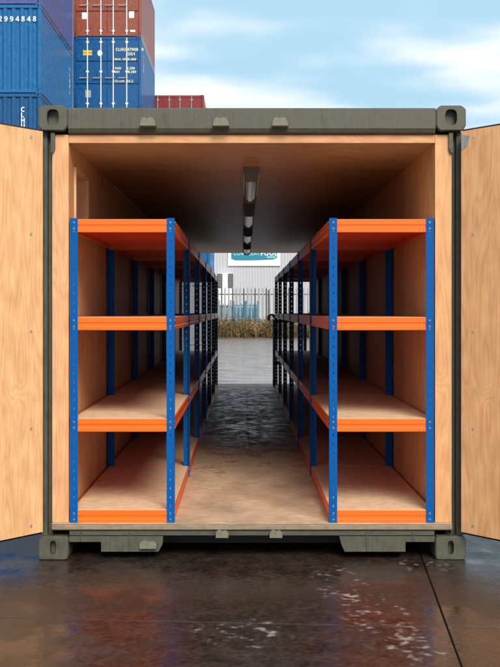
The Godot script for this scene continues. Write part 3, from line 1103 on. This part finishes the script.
func warehouse() -> void:
	var z := 6.3 - 75.0
	var t := thing("warehouse", "pale grey ribbed metal warehouse beyond the fence", "building", Vector3(0, 0, z))
	for k in 12:
		var st := new_st()
		corrugated(st, 6.0, 0.0, 12.0, 0.20, 0.035, Vector3(1, 0, 0), Vector3(0, 0, 1), Vector3(-36 + k * 6.0, 0, 0))
		obj("cladding_panel", st, M.cladding, t)
	var s2 := new_st()
	bx(s2, Vector3(-36, 0, -30), Vector3(36, 11.98, -0.06))
	obj("wall", s2, M.cladding, t)
	s2 = new_st()
	cbx(s2, Vector3(-36.1, 12.0, -30.1), Vector3(36.1, 12.25, 0.08), 0.03)
	obj("parapet", s2, M.galv, t)
	s2 = new_st()
	bx(s2, Vector3(-36, -0.01, 0.005), Vector3(36, 0.35, 0.09))
	obj("plinth", s2, M.galv, t)
	# sign board
	var s := thing("sign_board", "white sign with teal panel and white lettering on the warehouse wall", "sign", Vector3(0.70, 4.47, z + 0.03))
	var st := new_st()
	cbx(st, Vector3(-1.77, 0, 0), Vector3(1.77, 1.85, 0.06), 0.01)
	obj("board", st, M.white, s)
	# teal panel with a slightly bowed lower edge
	var poly := PackedVector2Array()
	for i in 13:
		var u := -1.55 + 3.10 * i / 12.0
		poly.append(Vector2(u, 0.42 - 0.03 * cos(u * 1.1) + 0.022 * u + (0.10 if i == 0 or i == 12 else 0.0)))
	poly.append_array([Vector2(1.55, 1.45), Vector2(1.47, 1.55), Vector2(-1.47, 1.55), Vector2(-1.55, 1.45)])
	st = new_st()
	prism(st, poly, 2, 0.0605, 0.075)
	obj("teal_panel", st, M.teal, s)
	print_on(s, "COMPLEAT", Vector3(-1.40, 0.86, 0.078), 0.262, M.cyan_print, 0, false)
	print_on(s, "FOOD", Vector3(0.42, 0.86, 0.078), 0.33, M.white, 0, true)
	print_on(s, "GROUP", Vector3(0.86, 0.60, 0.078), 0.13, M.cyan_print, 0, true)
	# ventilation unit on the wall
	var v := thing("ventilation_unit", "white wall ventilation unit with two dark grilles above the fence", "ventilation unit", Vector3(-1.25, 1.75, z + 0.04))
	st = new_st()
	cbx(st, Vector3(-0.53, 0, 0), Vector3(0.53, 1.18, 0.7), 0.02)
	obj("duct_box", st, M.white, v)
	st = new_st()
	cbx(st, Vector3(-0.52, 1.19, 0), Vector3(0.52, 2.20, 0.6), 0.06)
	obj("casing", st, M.white, v)
	for x in [-0.36, 0.36]:
		st = new_st()
		cbx(st, Vector3(x - 0.17, 1.23, 0.602), Vector3(x + 0.17, 2.18, 0.64), 0.04)
		var gr := obj("grille", st, M.galv_dark, v)
		for k in 7:
			st = new_st()
			cbx(st, Vector3(x - 0.14, 1.31 + k * 0.12, 0.63), Vector3(x + 0.14, 1.34 + k * 0.12, 0.66), 0.004)
			obj("louvre", st, M.galv, gr)

func fence() -> void:
	var z := 6.3 - 59.0
	var t := thing("palisade_fence", "galvanised palisade fence with pointed pales across the far yard", "fence", Vector3(0, 0, z))
	var st := new_st()
	# a pale: shallow W section with a pointed head
	for s in [-1.0, 1.0]:
		face(st, [Vector3(0, 0.1, 0.012), Vector3(s * 0.036, 0.1, -0.008), Vector3(s * 0.036, 2.58, -0.008), Vector3(0, 2.70, 0.012)], Vector3(s * 0.3, 0, 1))
		face(st, [Vector3(0, 0.1, 0.008), Vector3(s * 0.036, 0.1, -0.012), Vector3(s * 0.036, 2.58, -0.012), Vector3(0, 2.70, 0.008)], Vector3(-s * 0.3, 0, -1))
	var pale := st.commit()
	for k in 150:
		var p := obj("pale", pale, M.galv if k % 3 else M.galv_dark, t, Vector3(-15.0 + k * 0.2 + rng.randf_range(-0.006, 0.006), rng.randf_range(-0.015, 0.015), 0))
		p.rotation.z = rng.randf_range(-0.006, 0.006)
	for y in [0.55, 2.28]:
		st = new_st()
		cbx(st, Vector3(-15.1, y, -0.06), Vector3(14.9, y + 0.06, -0.0125), 0.004)
		obj("rail", st, M.galv_dark, t)
	for k in 12:
		st = new_st()
		cbx(st, Vector3(-0.045, 0, -0.16), Vector3(0.045, 2.55, -0.062), 0.008)
		obj("fence_post", st, M.galv_dark, t, Vector3(-15.0 + k * 2.72, 0, 0))

func weeds() -> void:
	var z0 := 6.3 - 58.6
	var st := new_st()
	# verge: a low lumpy bank
	var nz := noise(81, 0.5, 3)
	var nx := 90
	var nd := 10
	var hgt := func(i: int, j: int) -> Vector3:
		var x := -14.0 + 28.0 * i / nx
		var e := 1.0 - pow(absf(2.0 * j / nd - 1.0), 3.0)
		var zz := 2.1 - 3.0 * j / nd + 0.25 * nz.get_noise_2d(x * 2.0, 40.0) * (1.0 if j == 0 else 0.0)
		return Vector3(x, -0.03 + e * (0.16 + 0.10 * nz.get_noise_2d(x * 3.0, zz * 3.0)), zz)
	for i in nx:
		for j in nd:
			face(st, [hgt.call(i, j), hgt.call(i + 1, j), hgt.call(i + 1, j + 1), hgt.call(i, j + 1)], Vector3.UP)
	var v := obj("verge", st, M.soil, null, Vector3(0, 0, z0))
	v.set_meta("kind", "structure")
	# a tuft of bent blades and seed heads
	var tufts := []
	for q in 4:
		var b := new_st()
		for k in 9:
			var a := rng.randf() * TAU
			var lean := rng.randf_range(0.08, 0.55)
			var h := rng.randf_range(0.45, 1.0)
			var w := rng.randf_range(0.006, 0.014)
			var dir := Vector3(cos(a), 0, sin(a))
			var side := Vector3(-sin(a), 0, cos(a)) * w
			var r := dir * rng.randf_range(0.0, 0.10)
			var m := r + dir * lean * 0.35 + Vector3.UP * h * 0.6
			var tip := r + dir * lean + Vector3.UP * h * rng.randf_range(0.75, 1.0)
			face(b, [r - side, r + side, m + side, m - side], dir + Vector3.UP * 0.3)
			face(b, [m - side, m + side, tip], dir + Vector3.UP * 0.3)
			if k % 2 == 0:
				for l in 7:
					var c := r.lerp(tip, rng.randf_range(0.35, 1.0)) + Vector3(rng.randf_range(-0.06, 0.06), rng.randf_range(-0.05, 0.05), rng.randf_range(-0.06, 0.06))
					var e := rng.randf_range(0.03, 0.08)
					face(b, [c, c + Vector3(e, e * 0.4, 0), c + Vector3(0.2 * e, e * 1.3, e * 0.5)], Vector3(0, 0, 1))
		tufts.append(b.commit())
	var cols := [Color(0.27, 0.165, 0.075), Color(0.19, 0.105, 0.05), Color(0.27, 0.18, 0.085), Color(0.12, 0.115, 0.045), Color(0.24, 0.15, 0.07)]
	for q in 4:
		var mm := MultiMesh.new()
		mm.transform_format = MultiMesh.TRANSFORM_3D
		mm.use_colors = true
		mm.mesh = tufts[q]
		mm.instance_count = 1100
		for i in 1100:
			var x := rng.randf_range(-13, 13)
			var zz := rng.randf_range(-0.7, 1.95)
			var patch := 0.75 + 0.5 * nz.get_noise_2d(x * 2.2 + 9.0, zz * 2.0)
			var s := rng.randf_range(0.55, 1.35) * patch
			var tr := Transform3D(Basis(Vector3.UP, rng.randf() * TAU).scaled(Vector3(s * 1.2, s, s * 1.2)), Vector3(x, 0.06, zz))
			mm.set_instance_transform(i, tr)
			var c: Color = cols[rng.randi() % 5]
			mm.set_instance_color(i, c * rng.randf_range(0.7, 1.25))
		var o := MultiMeshInstance3D.new()
		o.multimesh = mm
		o.material_override = M.weed
		o.name = numbered("dry_weeds")
		o.position = Vector3(0, 0, z0)
		add_child(o)
		o.set_meta("kind", "stuff")
		tag(o, "brown dry weeds growing along the foot of the fence", "weeds", "weeds along the fence")

func stillages() -> void:
	var z := 6.3 - 63.5
	var spec := [[-1.10, M.stillage_grey, "grey metal stillage cage behind the fence under the ventilation unit", 4], [-0.27, M.stillage_blue, "blue metal stillage cage behind the fence beside the grey one", 5], [0.47, M.stillage_blue, "blue metal stillage cage behind the fence, right of the other blue cage", 5]]
	for s in spec:
		var t := thing("stillage_cage", s[2], "stillage", Vector3(s[0], 0, z), 0.0, "stillage cages behind the fence")
		var w := 0.34
		for x in [-w, w]:
			for zz in [0.0, -0.9]:
				var st := new_st()
				cbx(st, Vector3(x - 0.045, 0, zz - 0.045), Vector3(x + 0.045, 2.0 if s[3] == 5 else 2.05, zz + 0.045), 0.008)
				obj("corner_post", st, s[1], t)
		for k in s[3]:
			var st := new_st()
			var x: float = -w + 2 * w * (k + 1) / (s[3] + 1.0)
			cbx(st, Vector3(x - 0.025, 0.2, -0.03), Vector3(x + 0.025, 1.75 + 0.1 * (k % 2), 0.03), 0.006)
			obj("upright", st, s[1], t)
		for y in [0.18, 0.95, 1.70]:
			for zz in [0.0, -0.9]:
				var st := new_st()
				cbx(st, Vector3(-w, y, zz - 0.032), Vector3(w, y + 0.07, zz + 0.032), 0.006)
				obj("cross_rail", st, s[1], t)
		var d := new_st()
		bx(d, Vector3(-w, 0.25, -0.9), Vector3(w, 0.29, 0.0))
		obj("deck", d, s[1], t)
		var p := new_st()
		bx(p, Vector3(-w + 0.05, 0.30, -0.86), Vector3(w - 0.05, 1.62, -0.80))
		obj("back_panel", p, s[1], t)

# ------------------------------------------------------------------
func _ready() -> void:
	rng.seed = 20240
	# camera: level, with the lens shifted down and a little to the right
	var f := 1105.0
	var cam := Camera3D.new()
	cam.name = "camera"
	add_child(cam)
	cam.projection = Camera3D.PROJECTION_FRUSTUM
	cam.keep_aspect = Camera3D.KEEP_HEIGHT
	cam.near = 0.1
	cam.far = 1500.0
	cam.size = 0.1 * 667.0 / f
	cam.frustum_offset = Vector2(0.1 * 7.0 / f, -0.1 * 22.5 / f)
	cam.position = Vector3(-0.051, 1.419, 6.3)
	cam.current = true
	# sky and exposure
	var env := Environment.new()
	env.background_mode = Environment.BG_SKY
	var sky := Sky.new()
	var pano := PanoramaSkyMaterial.new()
	pano.panorama = ImageTexture.create_from_image(sky_image())
	sky.sky_material = pano
	env.sky = sky
	env.background_energy_multiplier = 1.0
	env.tonemap_mode = Environment.TONE_MAPPER_LINEAR
	env.tonemap_exposure = 1.7
	env.sdfgi_enabled = true
	env.ssao_enabled = true
	env.ssil_enabled = true
	var we := WorldEnvironment.new()
	we.name = "world_environment"
	we.environment = env
	add_child(we)
	# veiled sun, high on the right behind the lens
	var sun := DirectionalLight3D.new()
	sun.name = "sun"
	sun.light_color = Color(1.0, 0.96, 0.90)
	sun.light_energy = 0.8
	sun.light_angular_distance = 28.0
	sun.shadow_enabled = true
	add_child(sun)
	sun.look_at_from_position(Vector3(1.8, 5.8, 7.2), Vector3.ZERO)
	make_materials()
	ground()
	main_container()
	warehouse()
	stacks()
	fence()
	shelving()
	strip_lights()
	service_trolley()
	stillages()
	weeds()
